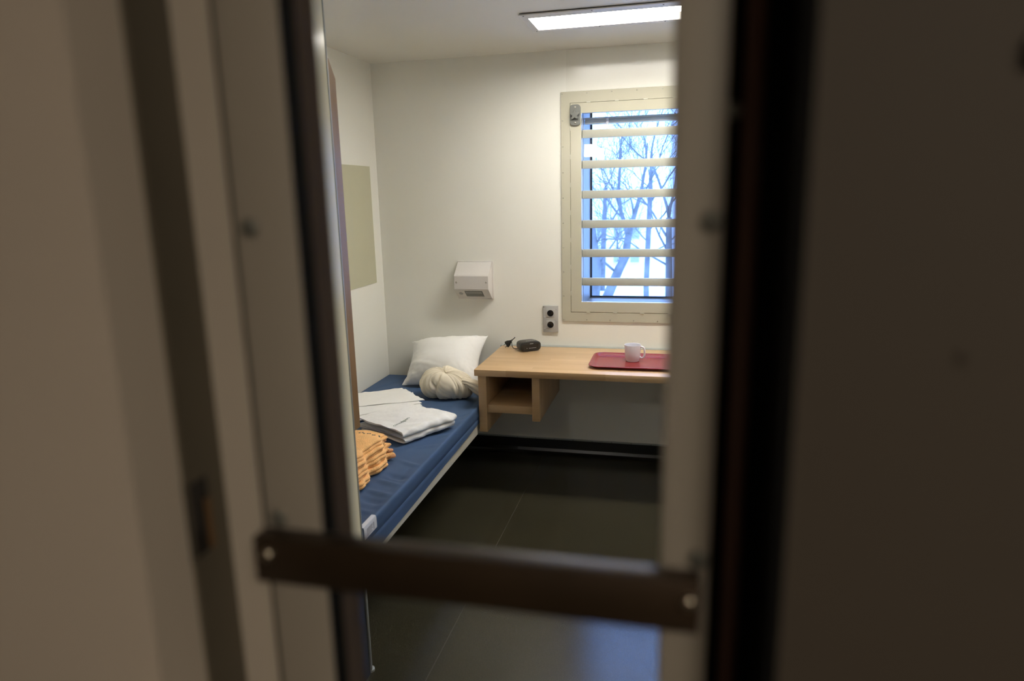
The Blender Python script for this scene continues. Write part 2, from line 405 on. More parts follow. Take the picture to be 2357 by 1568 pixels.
# ------------------------------------------------------------------ partition beside the entry
PY = 1.985
bm = bmesh.new(); box(bm, -1.063, -1.0375, .80, PY - .008, .3805, H); pt = struct(link('wall_partition', bm, M['part']))
bm = bmesh.new(); box(bm, -1.065, -1.0355, PY - .008, PY, .012, H, bev=.002); link('edge_profile', bm, M['trim'], pt, smooth=True, angle=35)
bm = bmesh.new(); lathe(bm, [(.0, .0), (.016, 0), (.016, .008), (.008, .014), (0, .014)], 16, Matrix.Translation((-1.050, PY + .009, 0))); link('foot', bm, M['trim'], pt, smooth=True, angle=40)
bm = bmesh.new(); box(bm, -1.058, -1.0405, .80, PY - .0085, 0.0, .38); link('base_shade_strip', bm, M['skirt'], pt)  # black base carried high up the panel to stand for shade

# ------------------------------------------------------------------ window
win = struct(empty('window_1', (-.08, YB, WZ0)))
FX0, FX1, FZ0, FZ1 = -.711, .544, .887, 2.265
IX0, IX1, IZ0, IZ1 = -.655, .488, .947, 2.200
bm = bmesh.new(); ring_plate(bm, FX0, FX1, FZ0, FZ1, IX0, IX1, IZ0, IZ1, YB - .009, YB); f = link('frame', bm, M['frame'], win)
md = f.modifiers.new('b', 'BEVEL'); md.width = .002; md.segments = 2; md.limit_method = 'ANGLE'
bm = bmesh.new(); ring_plate(bm, IX0 + .0012, IX1 - .0012, IZ0 + .0014, IZ1 - .0016, WX0, WX1, WZ0, WZ1, YB - .011, YB + .02); f2 = link('inner_frame', bm, M['frame'], win)
md = f2.modifiers.new('b', 'BEVEL'); md.width = .002; md.segments = 2; md.limit_method = 'ANGLE'
ns = 0
for i in range(10):
    z = FZ0 + .012 + i * (FZ1 - FZ0 - .024) / 9
    for x in (FX0 + .011, FX1 - .011): screw('screw', M['screw'], win, (x, YB - .009, z), .0042)
for i in range(1, 9):
    x = FX0 + .011 + i * (FX1 - FX0 - .022) / 8.0 * .94
    if x < FX1 - .05:
        for z in (FZ0 + .012, FZ1 - .012): screw('screw', M['screw'], win, (x, YB - .009, z), .0042)
for i in range(7):     # hinge / sealing tabs along the joint
    x = IX0 + .11 + i * .165
    if x < IX1 - .03:
        for z in (IZ0, IZ1): bx('tab', M['bar'], win, x - .012, x + .012, YB - .0135, YB - .008, z - .0035, z + .0035, bev=.001)
for i in range(7):
    z = IZ0 + .12 + i * .165
    bx('tab', M['bar'], win, IX0 - .002, IX0 + .003, YB - .0125, YB - .008, z - .014, z + .014, bev=.001)
# bars
for i in range(6):
    z = 2.023 - i * .1776
    bx('bar', M['bar'], win, WX0, WX1, YB + .022, YB + .040, z - .0245, z + .0245, bev=.003)
# reveal lining and outer sash
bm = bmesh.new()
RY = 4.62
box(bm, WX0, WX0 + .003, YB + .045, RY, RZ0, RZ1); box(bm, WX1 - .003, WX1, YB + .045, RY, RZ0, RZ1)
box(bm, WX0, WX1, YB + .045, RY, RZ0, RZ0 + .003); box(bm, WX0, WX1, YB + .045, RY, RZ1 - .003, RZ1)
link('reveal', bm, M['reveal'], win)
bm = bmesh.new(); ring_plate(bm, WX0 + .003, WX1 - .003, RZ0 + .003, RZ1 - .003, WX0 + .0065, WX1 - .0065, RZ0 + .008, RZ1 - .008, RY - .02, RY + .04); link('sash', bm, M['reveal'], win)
bm = bmesh.new(); ring_plate(bm, WX0 + .0065, WX1 - .0065, RZ0 + .008, RZ1 - .008, WX0 + .012, WX1 - .012, RZ0 + .013, RZ1 - .013, RY - .01, RY + .03); link('sash_seal', bm, M['gasket_shade'], win)
bm = bmesh.new(); box(bm, WX0, WX1, YB + .012, YB + .016, WZ0, WZ1); link('glass_pane', bm, M['glass'], win)
bm = bmesh.new(); box(bm, WX0 + .012, WX1 - .012, RY, RY + .006, RZ0 + .013, RZ1 - .013); link('glass_pane', bm, M['glass'], win)
# drawn-up blind
bl = empty('window_blind', (-.08, YB + .10, 2.10))
tag(bl, 'drawn up slim metal blind rail behind the top of the barred window', 'blind')
bx('bottom_rail', M['blind'], bl, WX0 + .006, WX1 - .006, YB + .085, YB + .110, 2.083, 2.110, bev=.006)
bx('slat_stack', M['blind'], bl, WX0 + .006, WX1 - .006, YB + .083, YB + .112, 2.1105, 2.122, bev=.002)
bx('head_rail', M['blind'], bl, WX0 + .006, WX1 - .006, YB + .08, YB + .115, 2.168, RZ1 - .0035, bev=.002)
for x in (-.445, .26):
    bm = bmesh.new(); tube(bm, [(x, YB + .097, 2.168), (x, YB + .097, 2.122)], .0012, 6); link('cord', bm, M['mug'], bl)
    bx('cord_clip', M['mug'], bl, x - .010, x + .010, YB + .078, YB + .088, 2.078, 2.118, bev=.004)
# blind control
kn = empty('blind_knob', (-.623, YB - .011, 2.130))
tag(kn, 'grey star shaped knob on a rounded plate at the upper left of the window frame', 'knob')
bm = bmesh.new()
prof = []
hw, hh, rr = .0315, .060, .020
for cx, cz, a0 in ((hw - rr, hh - rr, 0), (-(hw - rr), hh - rr, 90), (-(hw - rr), -(hh - rr), 180), (hw - rr, -(hh - rr), 270)):
    for k in range(6):
        a = math.radians(a0 + k * 18); prof.append((-.623 + cx + rr * math.cos(a), 2.130 + cz + rr * math.sin(a)))
prism(bm, prof, 'y', YB - .023, YB - .011); pl = link('plate', bm, M['knob'], kn)
md = pl.modifiers.new('b', 'BEVEL'); md.width = .003; md.segments = 2; md.limit_method = 'ANGLE'
bm = bmesh.new(); star = []
for k in range(60):
    a = 2 * PI * k / 60; r =   .0225 + .0065 * math.cos(5 * (a - PI / 2)); star.append((-.623 + r * math.cos(a), 2.130 + r * math.sin(a)))
prism(bm, star, 'y', YB - .043, YB - .0231); k2 = link('star_grip', bm, M['knob'], kn, smooth=True, angle=40)
md = k2.modifiers.new('b', 'BEVEL'); md.width = .004; md.segments = 2; md.limit_method = 'ANGLE'
for z in (2.130 + .044, 2.130 - .044): screw('screw', M['screw'], kn, (-.623, YB - .023, z), .006)

# ------------------------------------------------------------------ ceiling lamp
cl = empty('ceiling_lamp', (-.1, 3.54, H))
tag(cl, 'long recessed white ceiling lamp glowing above the desk', 'lamp')
LX0, LX1, LY0, LY1 = -.727, .527, 3.415, 3.663
bm = bmesh.new()
o_ = (-.760, .560, 3.345, 3.703)
for a in ((o_[0], o_[1], o_[2], LY0), (o_[0], o_[1], LY1, o_[3]), (o_[0], LX0, LY0, LY1), (LX1, o_[1], LY0, LY1)):
    box(bm, a[0], a[1], a[2], a[3], H - .009, H - .004)
link('trim_frame', bm, M['lampframe'], cl)
bm = bmesh.new(); 
for a in ((o_[0] + .004, o_[1] - .004, o_[2] + .004, LY0 - .012), (o_[0] + .004, o_[1] - .004, LY1 + .012, o_[3] - .004), (o_[0] + .004, LX0 - .012, LY0 - .012, LY1 + .012), (LX1 + .012, o_[1] - .004, LY0 - .012, LY1 + .012)): box(bm, *a, H - .004, H - .0005)
link('gasket_shade', bm, M['gasket_shade'], cl)  # black strips drawn in as the shadow gap between frame and ceiling
bm = bmesh.new()
for a in ((LX0 - .01, LX1 + .01, LY0 - .01, LY0, H - .0038, H + .078), (LX0 - .01, LX1 + .01, LY1, LY1 + .01, H - .0038, H + .078), (LX0 - .01, LX0, LY0, LY1, H - .0038, H + .078), (LX1, LX1 + .01, LY0, LY1, H - .0038, H + .078), (LX0 - .01, LX1 + .01, LY0 - .01, LY1 + .01, H + .078, H + .085)): box(bm, *a)
link('housing', bm, M['lampframe'], cl)
bm = bmesh.new(); box(bm, LX0 + .001, LX1 - .001, LY0 + .001, LY1 - .001, H + .0245, H + .060); link('diffuser', bm, M['lamp'], cl)
for x in (-.74, -.42, -.10, .22, .54):
    for y in (3.365, 3.683): screw('screw', M['screw_dark'], cl, (x, y, H - .009), .004, '-z')
# wall lamp on the front wall beside the door (behind the camera's door, seen mirrored in the window pane)
el = empty('wall_lamp', (-1.06, YF, 2.08))
tag(el, 'white wall lamp on the front wall beside the partition, mirrored in the window pane', 'lamp')
bx('base', M['lampframe'], el, -1.20, -.925, YF, YF + .03, 2.07, 2.22, bev=.004)
bx('diffuser', M['lamp2'], el, -1.193, -.932, YF + .0302, YF + .075, 2.078, 2.212, bev=.01)
# corridor lamp
co = empty('corridor_lamp', (.85, -1.15, H))
tag(co, 'square ceiling lamp in the corridor outside the door', 'lamp')
bx('housing', M['lampframe'], co, 0.62, 1.08, -1.4, -.9, H - .03, H - .001, bev=.003)
bx('diffuser', M['lamp3'], co, 0.63, 1.07, -1.39, -.91, H - .040, H - .0301)

# ------------------------------------------------------------------ left wall things
bm = bmesh.new(); box(bm, XL + .0003, XL + .0045, 2.75, 4.115, 1.139, 1.8725); pb = link('pinboard', bm, M['pin'], None)
tag(pb, 'flat olive grey board on the left wall beside the corner', 'board')
# wall cabinet over the foot of the bed; only the edge of its brown side panel shows
cb = empty('wall_cabinet', (-1.6, 2.25, .75))
tag(cb, 'tall brown wooden cabinet on the left wall above the foot of the bed', 'cabinet')
bm = bmesh.new(); cx = -1.279
prism(bm, [(1.995, .742), (2.5, .742), (2.5, 2.118), (2.455, 2.185), (1.995, 2.185)], 'x', cx - .022, cx); sp = link('side_panel', bm, M['brown'], cb)
bm = bmesh.new(); bm.free()
for z in (.742, 1.35, 2.12): bx('shelf', M['brown'], cb, XL + .002, cx - .0225, 1.995, 2.48, z, z + .02)
bm = bmesh.new(); box(bm, XL + .002, cx - .0225, 1.995, 2.005, .7625, 2.1195); link('back_panel', bm, M['brown'], cb)

# ------------------------------------------------------------------ reading lamp on the window wall
rl = empty('reading_lamp', (-1.28, YB, 1.026))
tag(rl, 'white angular reading lamp fixed on the wall above the pillow', 'lamp')
rx0, rx1 = -1.392, -1.158
bx('back_plate', M['lampbox'], rl, rx0 - .002, rx1 + .004, YB - .012, YB, 1.022, 1.268, bev=.004)
yf = YB - .100
bm = bmesh.new(); prism(bm, [(YB - .012, 1.259), (YB - .014, 1.262), (yf, 1.187), (yf - .004, 1.180), (yf - .004, 1.098), (yf, 1.092), (YB - .016, 1.027), (YB - .012, 1.027)], 'x', rx0 + .003, rx1 - .006)
body = link('housing', bm, M['lampbox'], rl)
md = body.modifiers.new('b', 'BEVEL'); md.width = .0025; md.segments = 2; md.limit_method = 'ANGLE'
for x in (rx0 + .018, rx1 - .02): screw('screw', M['screw'], rl, (x, yf - .004, 1.142), .006)
# recessed light window and switch on the sloped underside
sl = Vector((0, YB - .016 - yf, 1.027 - 1.092)).normalized(); nl = Vector((0, sl.z, -sl.y)).normalized()
if nl.y > 0: nl = -nl
def on_slope(x, s): return Vector((x, yf, 1.092)) + sl * s + nl * .0006
def slope_quad(name, x0, x1, s0, s1, th, m, parent):
    bm = bmesh.new(); A = [on_slope(x0, s0), on_slope(x1, s0), on_slope(x1, s1), on_slope(x0, s1)]
    lo = [bm.verts.new(p - nl * .001) for p in A]; hi = [bm.verts.new(p + nl * th) for p in A]
    bm.faces.new(lo); bm.faces.new(hi[::-1])
    for i in range(4): bm.faces.new((lo[i], hi[i], hi[(i + 1) % 4], lo[(i + 1) % 4]))
    return link(name, bm, m, parent)
lw = slope_quad('light_window', rx0 + .066, rx0 + .183, .012, .078, .0012, M['lampgrey'], rl)
slope_quad('reflector', rx0 + .072, rx0 + .177, .018, .040, .0018, mat('lamp_window_inner', (.25, .25, .22), .3), lw)
bm = bmesh.new(); lathe(bm, [(.0135, 0), (.0135, .002), (.011, .004), (.010, .0025), (.004, .0025), (.0035, .005), (0, .0055)], 20, Matrix.Translation(on_slope(rx0 + .036, .042)) @ nl.to_track_quat('Z', 'Y').to_matrix().to_4x4())
link('switch', bm, M['socket'], rl, smooth=True, angle=50)

# ------------------------------------------------------------------ socket outlet
so = empty('wall_socket', (-.786, YB, .816))
tag(so, 'grey double power socket plate on the wall left of the window', 'socket')
bx('plate', M['socket'], so, -.8345, -.7365, YB - .012, YB, .814, .986, bev=.003)
for z in (.938, .864):
    s_ = bx('socket_insert', M['socket'], so, -.813, -.759, YB - .0145, YB - .0119, z - .027, z + .027, bev=.0015)
    bm = bmesh.new(); lathe(bm, [(.0205, .0004), (.0205, .0012), (.0195, .0010), (0, .0006)], 32, Matrix.Translation((-.786, YB - .0145, z)) @ Matrix.Rotation(PI / 2, 4, 'X')); link('socket_well', bm, M['blackgloss'], s_, smooth=True, angle=40)
for p in ((-.828, .979), (-.743, .821)): screw('screw', M['screw'], so, (p[0], YB - .012, p[1]), .0042)
for p in ((-.747, .963), (-.747, .890), (-.824, .910), (-.824, .838)): screw('screw_cap', M['socket'], so, (p[0], YB - .012, p[1]), .004)

# ------------------------------------------------------------------ desk
DX0, DX1, DY0, DY1, DZ = -1.101, XR, 3.553, 4.185, .727
dk = empty('desk', (-.1, 3.9, 0))
tag(dk, 'pale beech wall desk with an open compartment at its left end', 'desk')
bx('desk_top', M['wood'], dk, DX0, DX1 - .003, DY0, DY1, .689, DZ, bev=.0035)
bx('side_panel', M['wood'], dk, -1.088, -1.040, 3.583, YB - .002, .352, .6888, bev=.003)
bx('side_panel', M['wood'], dk, -.778, -.734, 3.583, YB - .002, .430, .6888, bev=.003)
bx('shelf', M['wood'], dk, -1.0398, -.7782, 3.592, YB - .02, .467, .513, bev=.003)
bx('side_panel', M['wood'], dk, .68, .724, 3.583, YB - .002, .352, .6888, bev=.003)
bm = bmesh.new(); box(bm, DX0 - .01, DX1 - .003, DY1 + .0005, YB, .700, .7285, bev=.001)
link('rear_strip', bm, M['trim'], dk)

# tray
def rrect(x0, x1, y0, y1, r, n=5):
    out = []
    for cx, cy, a0 in ((x1 - r, y1 - r, 0), (x0 + r, y1 - r, 90), (x0 + r, y0 + r, 180), (x1 - r, y0 + r, 270)):
        for k in range(n + 1):
            a = math.radians(a0 + k * 90 / n); out.append((cx + r * math.cos(a), cy + r * math.sin(a)))
    return out
bm = bmesh.new()
tx0, tx1, ty0, ty1 = -.478, .045, 3.645, 4.005
levels = [(.030, DZ + .0005), (.024, DZ + .0008), (.010, DZ + .013), (.002, DZ + .0165), (0, DZ + .0175), (.001, DZ + .019), (.007, DZ + .0195), (.012, DZ + .0185), (.020, DZ + .0095), (.028, DZ + .004), (.036, DZ + .0032)]
rows = []
for ins, z in levels:
    rows.append([bm.verts.new((x, y, z)) for x, y in rrect(tx0 + ins, tx1 - ins, ty0 + ins, ty1 - ins, max(.055 - ins * .8, .015), 3)])
for a, b in zip(rows, rows[1:]):
    n = len(a)
    for k in range(n): bm.faces.new((a[k], a[(k + 1) % n], b[(k + 1) % n], b[k]))
bm.faces.new(rows[0][::-1]); bm.faces.new(rows[-1])
tray = link('serving_tray', bm, M['tray'], None, smooth=True, angle=38)
tag(tray, 'shallow red plastic serving tray lying on the desk', 'tray')

# mug
mx, my, mz = -.2465, 3.868, DZ + .0033
mg = empty('mug', (mx, my, mz))
tag(mg, 'white plastic mug standing on the red tray', 'mug')
bm = bmesh.new()
lathe(bm, [(0, .002), (.030, .002), (.033, 0), (.0385, .004), (.039, .012), (.0405, .0128), (.0425, .018), (.0440, .05), (.0468, .094), (.0465, .0955), (.0448, .095), (.042, .05), (.039, .016), (.033, .009), (0, .008)], 48, Matrix.Translation((mx, my, mz)))
link('cup_body', bm, M['mug'], mg, smooth=True, angle=50)
bm = bmesh.new()
hp = [(.041, .084), (.052, .0865), (.062, .083), (.068, .073), (.0695, .055), (.0685, .038), (.064, .026), (.055, .0205), (.046, .024), (.039, .031)]
tube(bm, [(mx + x * .985, my - x * .17, mz + z) for x, z in hp], [.0055] * len(hp), 10)
link('handle', bm, M['mug'], mg, smooth=True)

# clock radio
cr = empty('clock_radio', (-.905, 4.07, DZ))
tag(cr, 'small black clock radio lying on the desk beside its plug', 'clock radio')
cr.rotation_euler.z = 0
ang = math.radians(34)
Rm = Matrix.Translation((-.902, 4.075, DZ)) @ Matrix.Rotation(ang, 4, 'Z')
def rad_sec(s):   # rounded cross-section in local x (width) / z, at depth fraction s
    w, h = .069, .031
    return w, h
bm = bmesh.new(); rows = []
for yy, k in ((-.046, .90), (-.043, .965), (-.036, 1.0), (.02, .99), (.040, .93), (.050, .86)):
    ring = []
    for j in range(40):
        a = 2 * PI * j / 40; c, s = math.cos(a), math.sin(a); e = .52
        x = .069 * k * math.copysign(abs(c) ** e, c); z = .031 * k * math.copysign(abs(s) ** .62, s)
        ring.append(bm.verts.new((x, yy, .0315 + z)))
    rows.append(ring)
for a, b in zip(rows, rows[1:]):
    for j in range(40): bm.faces.new((a[j], a[(j + 1) % 40], b[(j + 1) % 40], b[j]))
bm.faces.new(rows[0]); bm.faces.new(rows[-1])
bmesh.ops.transform(bm, matrix=Rm, verts=bm.verts)
link('case', bm, M['black'], cr, smooth=True, angle=40)
bm = bmesh.new(); box(bm, -.050, .050, -.0468, -.0458, .013, .046, bev=.0003); bmesh.ops.transform(bm, matrix=Rm, verts=bm.verts); link('display', bm, M['blackgloss'], cr)
bm = bmesh.new()
for i in range(5): box(bm, -.022 + i * .013, -.013 + i * .013, -.022, -.014, .0618, .0634)
bmesh.ops.transform(bm, matrix=Rm, verts=bm.verts); link('buttons', bm, mat('silver_buttons', (.35, .35, .32), .4), cr)
def text(name, s, size, m, parent, mtx, ext=.0002):
    cu = bpy.data.curves.new(name, 'FONT'); cu.body = s; cu.size = size; cu.extrude = ext; cu.align_x = 'CENTER'; cu.align_y = 'CENTER'
    tmp = bpy.data.objects.new(name, cu); COL.objects.link(tmp)
    dg = bpy.context.evaluated_depsgraph_get(); me = bpy.data.meshes.new_from_object(tmp.evaluated_get(dg))
    bpy.data.objects.remove(tmp); me.transform(mtx); me.materials.append(m)
    o = bpy.data.objects.new(name, me); COL.objects.link(o)
    if parent: o.parent = parent; o.matrix_parent_inverse = Matrix.Translation(-Vector(parent.location))
    return o
RX = Matrix.Rotation(PI / 2, 4, 'X')
text('lettering', 'SONY', .0085, M['white_print'], cr, Rm @ Matrix.Translation((.004, -.0472, .0495)) @ RX)
bm = bmesh.new()
for x0, x1 in ((-.030, -.024), (-.014, -.002), (.000, .012), (.014, .024), (.026, .034)): box(bm, x0, x1, -.0472, -.0469, .0215, .0226)
bmesh.ops.transform(bm, matrix=Rm, verts=bm.verts); link('small_print', bm, M['white_print'], cr)

# plug and its lead
pg = empty('power_plug', (-1.03, 4.12, DZ))
pg2 = pg
tag(pg, 'black two pin plug with a short lead on the back corner of the desk', 'plug')
pc = Vector((-1.043, 4.135, DZ + .029))
d1 = Vector((.55, .10, .45)).normalized()      # from pins to lead
sd = Vector((.48, -.45, -.75)); sd = (sd - d1 * sd.dot(d1)).normalized(); up = d1.cross(sd)
bm = bmesh.new(); rows = []
for t, w, h in ((-.020, .0215, .008), (-.015, .0235, .0095), (.0, .0195, .010), (.012, .011, .009), (.022, .006, .006), (.030, .0045, .0045)):
    rows.append([bm.verts.new(pc + d1 * t + sd * w * math.cos(2 * PI * k / 16) + up * h * math.sin(2 * PI * k / 16)) for k in range(16)])
for a, b in zip(rows, rows[1:]):
    for k in range(16): bm.faces.new((a[k], a[(k + 1) % 16], b[(k + 1) % 16], b[k]))
bm.faces.new(rows[0]); bm.faces.new(rows[-1]); link('plug_body', bm, M['black'], pg, smooth=True, angle=50)
for s in (-1, 1):
    a = pc - d1 * .018 + sd * s * .0095
    bm = bmesh.new(); tube(bm, [a, a - d1 * .009], .0022, 8); link('pin_sleeve', bm, M['black'], pg, smooth=True, angle=50)
    bm = bmesh.new(); tube(bm, [a - d1 * .0092, a - d1 * .0185], .0024, 8); link('pin', bm, M['steel'], pg, smooth=True, angle=50)
bm = bmesh.new(); ee = pc + d1 * .0302
tube(bm, [ee, ee + d1 * .012, ee + d1 * .024 + Vector((0, 0, .002))], [.003, .0028, .0026], 8)
link('lead_stub', bm, M['black'], pg, smooth=True, angle=50)
bm = bmesh.new()
ctrl = [pc + d1 * .027 + Vector((-.001, -.006, .0)), Vector((-1.017, 4.112, DZ + .034)), Vector((-1.012, 4.10, DZ + .019)), Vector((-1.003, 4.09, DZ + .008)), Vector((-.988, 4.083, DZ + .0045)), Vector((-.978, 4.080, DZ + .006)), Vector((-.9655, 4.066, DZ + .011))]
cpts = []
for k in range(len(ctrl) - 1):
    p0, p1, p2, p3 = ctrl[max(k - 1, 0)], ctrl[k], ctrl[k + 1], ctrl[min(k + 2, len(ctrl) - 1)]
    for q in range(6):
        t = q / 6; cpts.append(.5 * ((2 * p1) + (p2 - p0) * t + (2 * p0 - 5 * p1 + 4 * p2 - p3) * t * t + (3 * p1 - p0 - 3 * p2 + p3) * t ** 3))
cpts.append(ctrl[-1])
tube(bm, cpts, .0024, 8)
link('cable', bm, M['black'], pg, smooth=True)

# ------------------------------------------------------------------ bed
bed = empty('bed', (-1.5, 3.1, 0))
tag(bed, 'wall mounted cream bed frame holding the blue mattress', 'bed')
BY0, BY1 = 2.06, 3.575
prof = [(BY0, .338), (BY1, .338), (BY1, .372)]
for k in range(5): a = k / 4 * PI / 2; prof.append((BY1 - .022 + .022 * math.cos(a), .378 + .022 * math.sin(a)))
prof += [(BY0 + .02, .400), (BY0, .39)]
bm = bmesh.new(); prism(bm, prof, 'x', -1.113, -1.096); r_ = link('side_rail', bm, M['bedframe'], bed)
md = r_.modifiers.new('b', 'BEVEL'); md.width = .003; md.segments = 2; md.limit_method = 'ANGLE'
bx('bed_base', M['bedframe'], bed, XL, -1.1135, BY0, 4.20, .338, .400)
bx('wall_bracket', M['bedframe'], bed, XL, XL + .04, BY0 + .05, 4.15, .24, .3378)
for y in (2.5, 3.6):
    bm = bmesh.new(); tube(bm, [(-1.86, y, 0), (-1.86, y, .24)], .02, 12); link('leg', bm, M['bedframe'], bed, smooth=True, angle=40)

MX0, MX1, MY0, MY1 = XL + .012, -1.0925, 2.07, 4.195
def wr_h(x, y):
    h = 0.0012 * nz(x * 3, y * 3, 3)
    near = max(0.0, min(1.0, (x + 1.235) / .05)); h -= .007 * near
    for (yc, sl_, w, amp) in ((2.50, -.30, .013, .012), (2.57, -.30, .015, -.010), (2.40, -.25, .014, .011), (2.33, -.22, .018, -.009), (2.72, -.40, .012, .007), (2.24, -.2, .014, .006), (2.95, .5, .014, .006), (3.10, .7, .016, .008), (3.17, .75, .014, -.006), (3.30, .8, .018, .009), (3.42, .8, .014, -.007)):
        d = (y - yc - sl_ * (x + 1.15)) / w
        h += .9 * amp * math.exp(-d * d) * near * (1 - max(0, (x + 1.13) / .04) * .9 if x > -1.13 else 1)
    for (xc, sl_, w, amp) in ((-1.62, .25, .02, .006), (-1.72, .30, .025, .007), (-1.80, .3, .02, -.005), (-1.52, .2, .02, .004)):
        d = (x - xc - sl_ * (y - 3.95)) / w; h += .7 * amp * math.exp(-d * d) * max(0, min(1, (y - 3.80) / .1)) * max(0, min(1, (-1.66 - x) / .05))
    return h
bm = bmesh.new(); nu, nv = 110, 200
U = spaced(nu, .35); Vv = spaced(nv, .2); zt, zb = .500, .4005
top = {}
def edge_r(u, L, r):
    e = min(u, 1 - u) * L
    return e
for i, u in enumerate(U):
    for j, v in enumerate(Vv):
        x = MX0 + (MX1 - MX0) * u; y = MY0 + (MY1 - MY0) * v
        e = min(min(u, 1 - u) * (MX1 - MX0), min(v, 1 - v) * (MY1 - MY0)); r = .010
        drop = r * (1 - math.sqrt(max(0, 1 - (1 - min(e / r, 1)) ** 2)))
        ed = min(1, e / .05)
        top[i, j] = bm.verts.new((x, y, zt - drop + wr_h(x, y) * ed))
for i in range(nu):
    for j in range(nv): bm.faces.new((top[i, j], top[i + 1, j], top[i + 1, j + 1], top[i, j + 1]))
ringv = [top[i, 0] for i in range(nu)] + [top[nu, j] for j in range(nv)] + [top[i, nv] for i in range(nu, 0, -1)] + [top[0, j] for j in range(nv, 0, -1)]
prev = ringv
for zz, off in ((.478, .0015), (.455, .002), (.432, .001), (.428, -.002), (.424, .001), (.412, .0015), ('f', .0018), ('g', -.0008), (.4035, -.0015), (zb, -.004)):
    cur = []
    for v in ringv:
        c = Vector((v.co.x, v.co.y)); n = Vector((0, 0))
        if abs(v.co.x - MX1) < 1e-4: n.x = 1
        if abs(v.co.x - MX0) < 1e-4: n.x = -1
        if abs(v.co.y - MY1) < 1e-4: n.y = 1
        if abs(v.co.y - MY0) < 1e-4: n.y = -1
        zf = zz if not isinstance(zz, str) else .41
        wv = (.0016 if zf > .43 else 0) * nz(v.co.x * 5, v.co.y * 5, zf * 14)
        if n.x < 0: wv = 0
        if zz in ('f', 'g'): z_ = (.362 + (v.co.y - 2.1) * .0257 + .0015 * math.sin(v.co.y * 9) + (.0012 if zz == 'g' else 0)) if n.x > 0 and n.y == 0 else (.4062 if zz == 'f' else .4058)
        else: z_ = zz
        cur.append(bm.verts.new((v.co.x + n.x * min(off + wv, .002), v.co.y + n.y * min(off + wv, .002), z_)))
    m_ = len(cur)
    for k in range(m_): bm.faces.new((prev[k], prev[(k + 1) % m_], cur[(k + 1) % m_], cur[k]))
    prev = cur
bm.faces.new(prev)
ma = empty('mattress', (-1.5, 3.1, .373))
tag(ma, 'dark blue vinyl mattress with a white care label on the bed', 'mattress')
link('cover', bm, M['mattress'], ma, smooth=True, angle=60)
# care label folded over the edge
def lab_place(s, h, w): return (-1.105 + s, 2.098 + w + .12 * (h < .48) * 0, h)
pth = [(0, .5035), (.010, .504), (.0165, .502), (.0185, .496), (.019, .485), (.0195, .470), (.0195, .456)]
bm = bmesh.new(); ribbon(bm, pth, .0012, .105, 8, lambda s, h, w: (-1.1075 + s, 2.098 + w, h))
cl_ = link('care_label', bm, M['label'], ma, smooth=True, angle=50)
bm = bmesh.new()
for i, (w0, w1, z) in enumerate(((.02, .07, .488), (.02, .07, .483), (.02, .065, .478), (.02, .07, .473), (.02, .06, .468), (.02, .066, .463))):
    box(bm, -1.0877, -1.0873, 2.098 + w0, 2.098 + w1, z - .001, z + .001)
box(bm, -1.0877, -1.0873, 2.175, 2.179, .462, .490); link('label_print', bm, M['labelprint'], cl_)

# ------------------------------------------------------------------ pillow
BL = Vector((-1.690, 3.905, .512)); BR = Vector((-1.165, 3.875, .512)); TR = Vector((-1.195, 4.200, .785)); TL = Vector((-1.725, 4.195, .730))
pn = (BR - BL).cross(TL - BL).normalized()
if pn.y > 0: pn = -pn
bm = bmesh.new(); nu, nv = 90, 80; fr = {}; bk = {}
for i, u in enumerate(spaced(nu, .5)):
    for j, v in enumerate(spaced(nv, .5)):
        a, b = 2 * u - 1, 2 * v - 1
        # pull the sides in, leaving pointed corners
        pin = .14
        ua = .5 + .5 * a * (1 - pin * (1 - b * b) ** 1.0); vb = .5 + .5 * b * (1 - pin * .8 * (1 - a * a))
        p = (BL * (1 - ua) + BR * ua) * (1 - vb) + (TL * (1 - ua) + TR * ua) * vb
        infl = max(0, (1 - abs(a) ** 2.6) * (1 - abs(b) ** 2.6)) ** .55
        # seam folds near the rim
        rim = 1 - infl
        wr = .007 * nz(u * 5, v * 5, 1) * (.3 + rim) + .012 * rim * nz(u * 11, v * 9, 7) + .006 * rim * nz(u * 22, v * 20, 3) + .004 * math.exp(-((u * 1.0 + v * .6 - 1.35) / .03) ** 2) + .005 * math.exp(-((u * .3 + v - .33) / .035) ** 2) * (1 - u)
        f = .150 * infl ** 1.15 + wr * (1 if infl > .02 else .3)
        g = .045 * infl
        border = i in (0, nu) or j in (0, nv)
        sag = Vector((0, 0, -.012 * infl * (1 - v)))
        q = p + pn * f + sag
        q.z = max(q.z, .506); q.y = min(q.y, YB - .006)
        fr[i, j] = bm.verts.new(q)
        if border: bk[i, j] = fr[i, j]
        else:
            q = p - pn * g; q.z = max(q.z, .505); q.y = min(q.y, YB - .003); bk[i, j] = bm.verts.new(q)
for i in range(nu):
    for j in range(nv):
        for d in (fr, bk):
            try: bm.faces.new((d[i, j], d[i + 1, j], d[i + 1, j + 1], d[i, j + 1]))
            except ValueError: pass
pil = link('pillow', bm, M['pillow'], None, smooth=True)
tag(pil, 'plump white pillow leaning against the wall at the head of the bed', 'pillow')

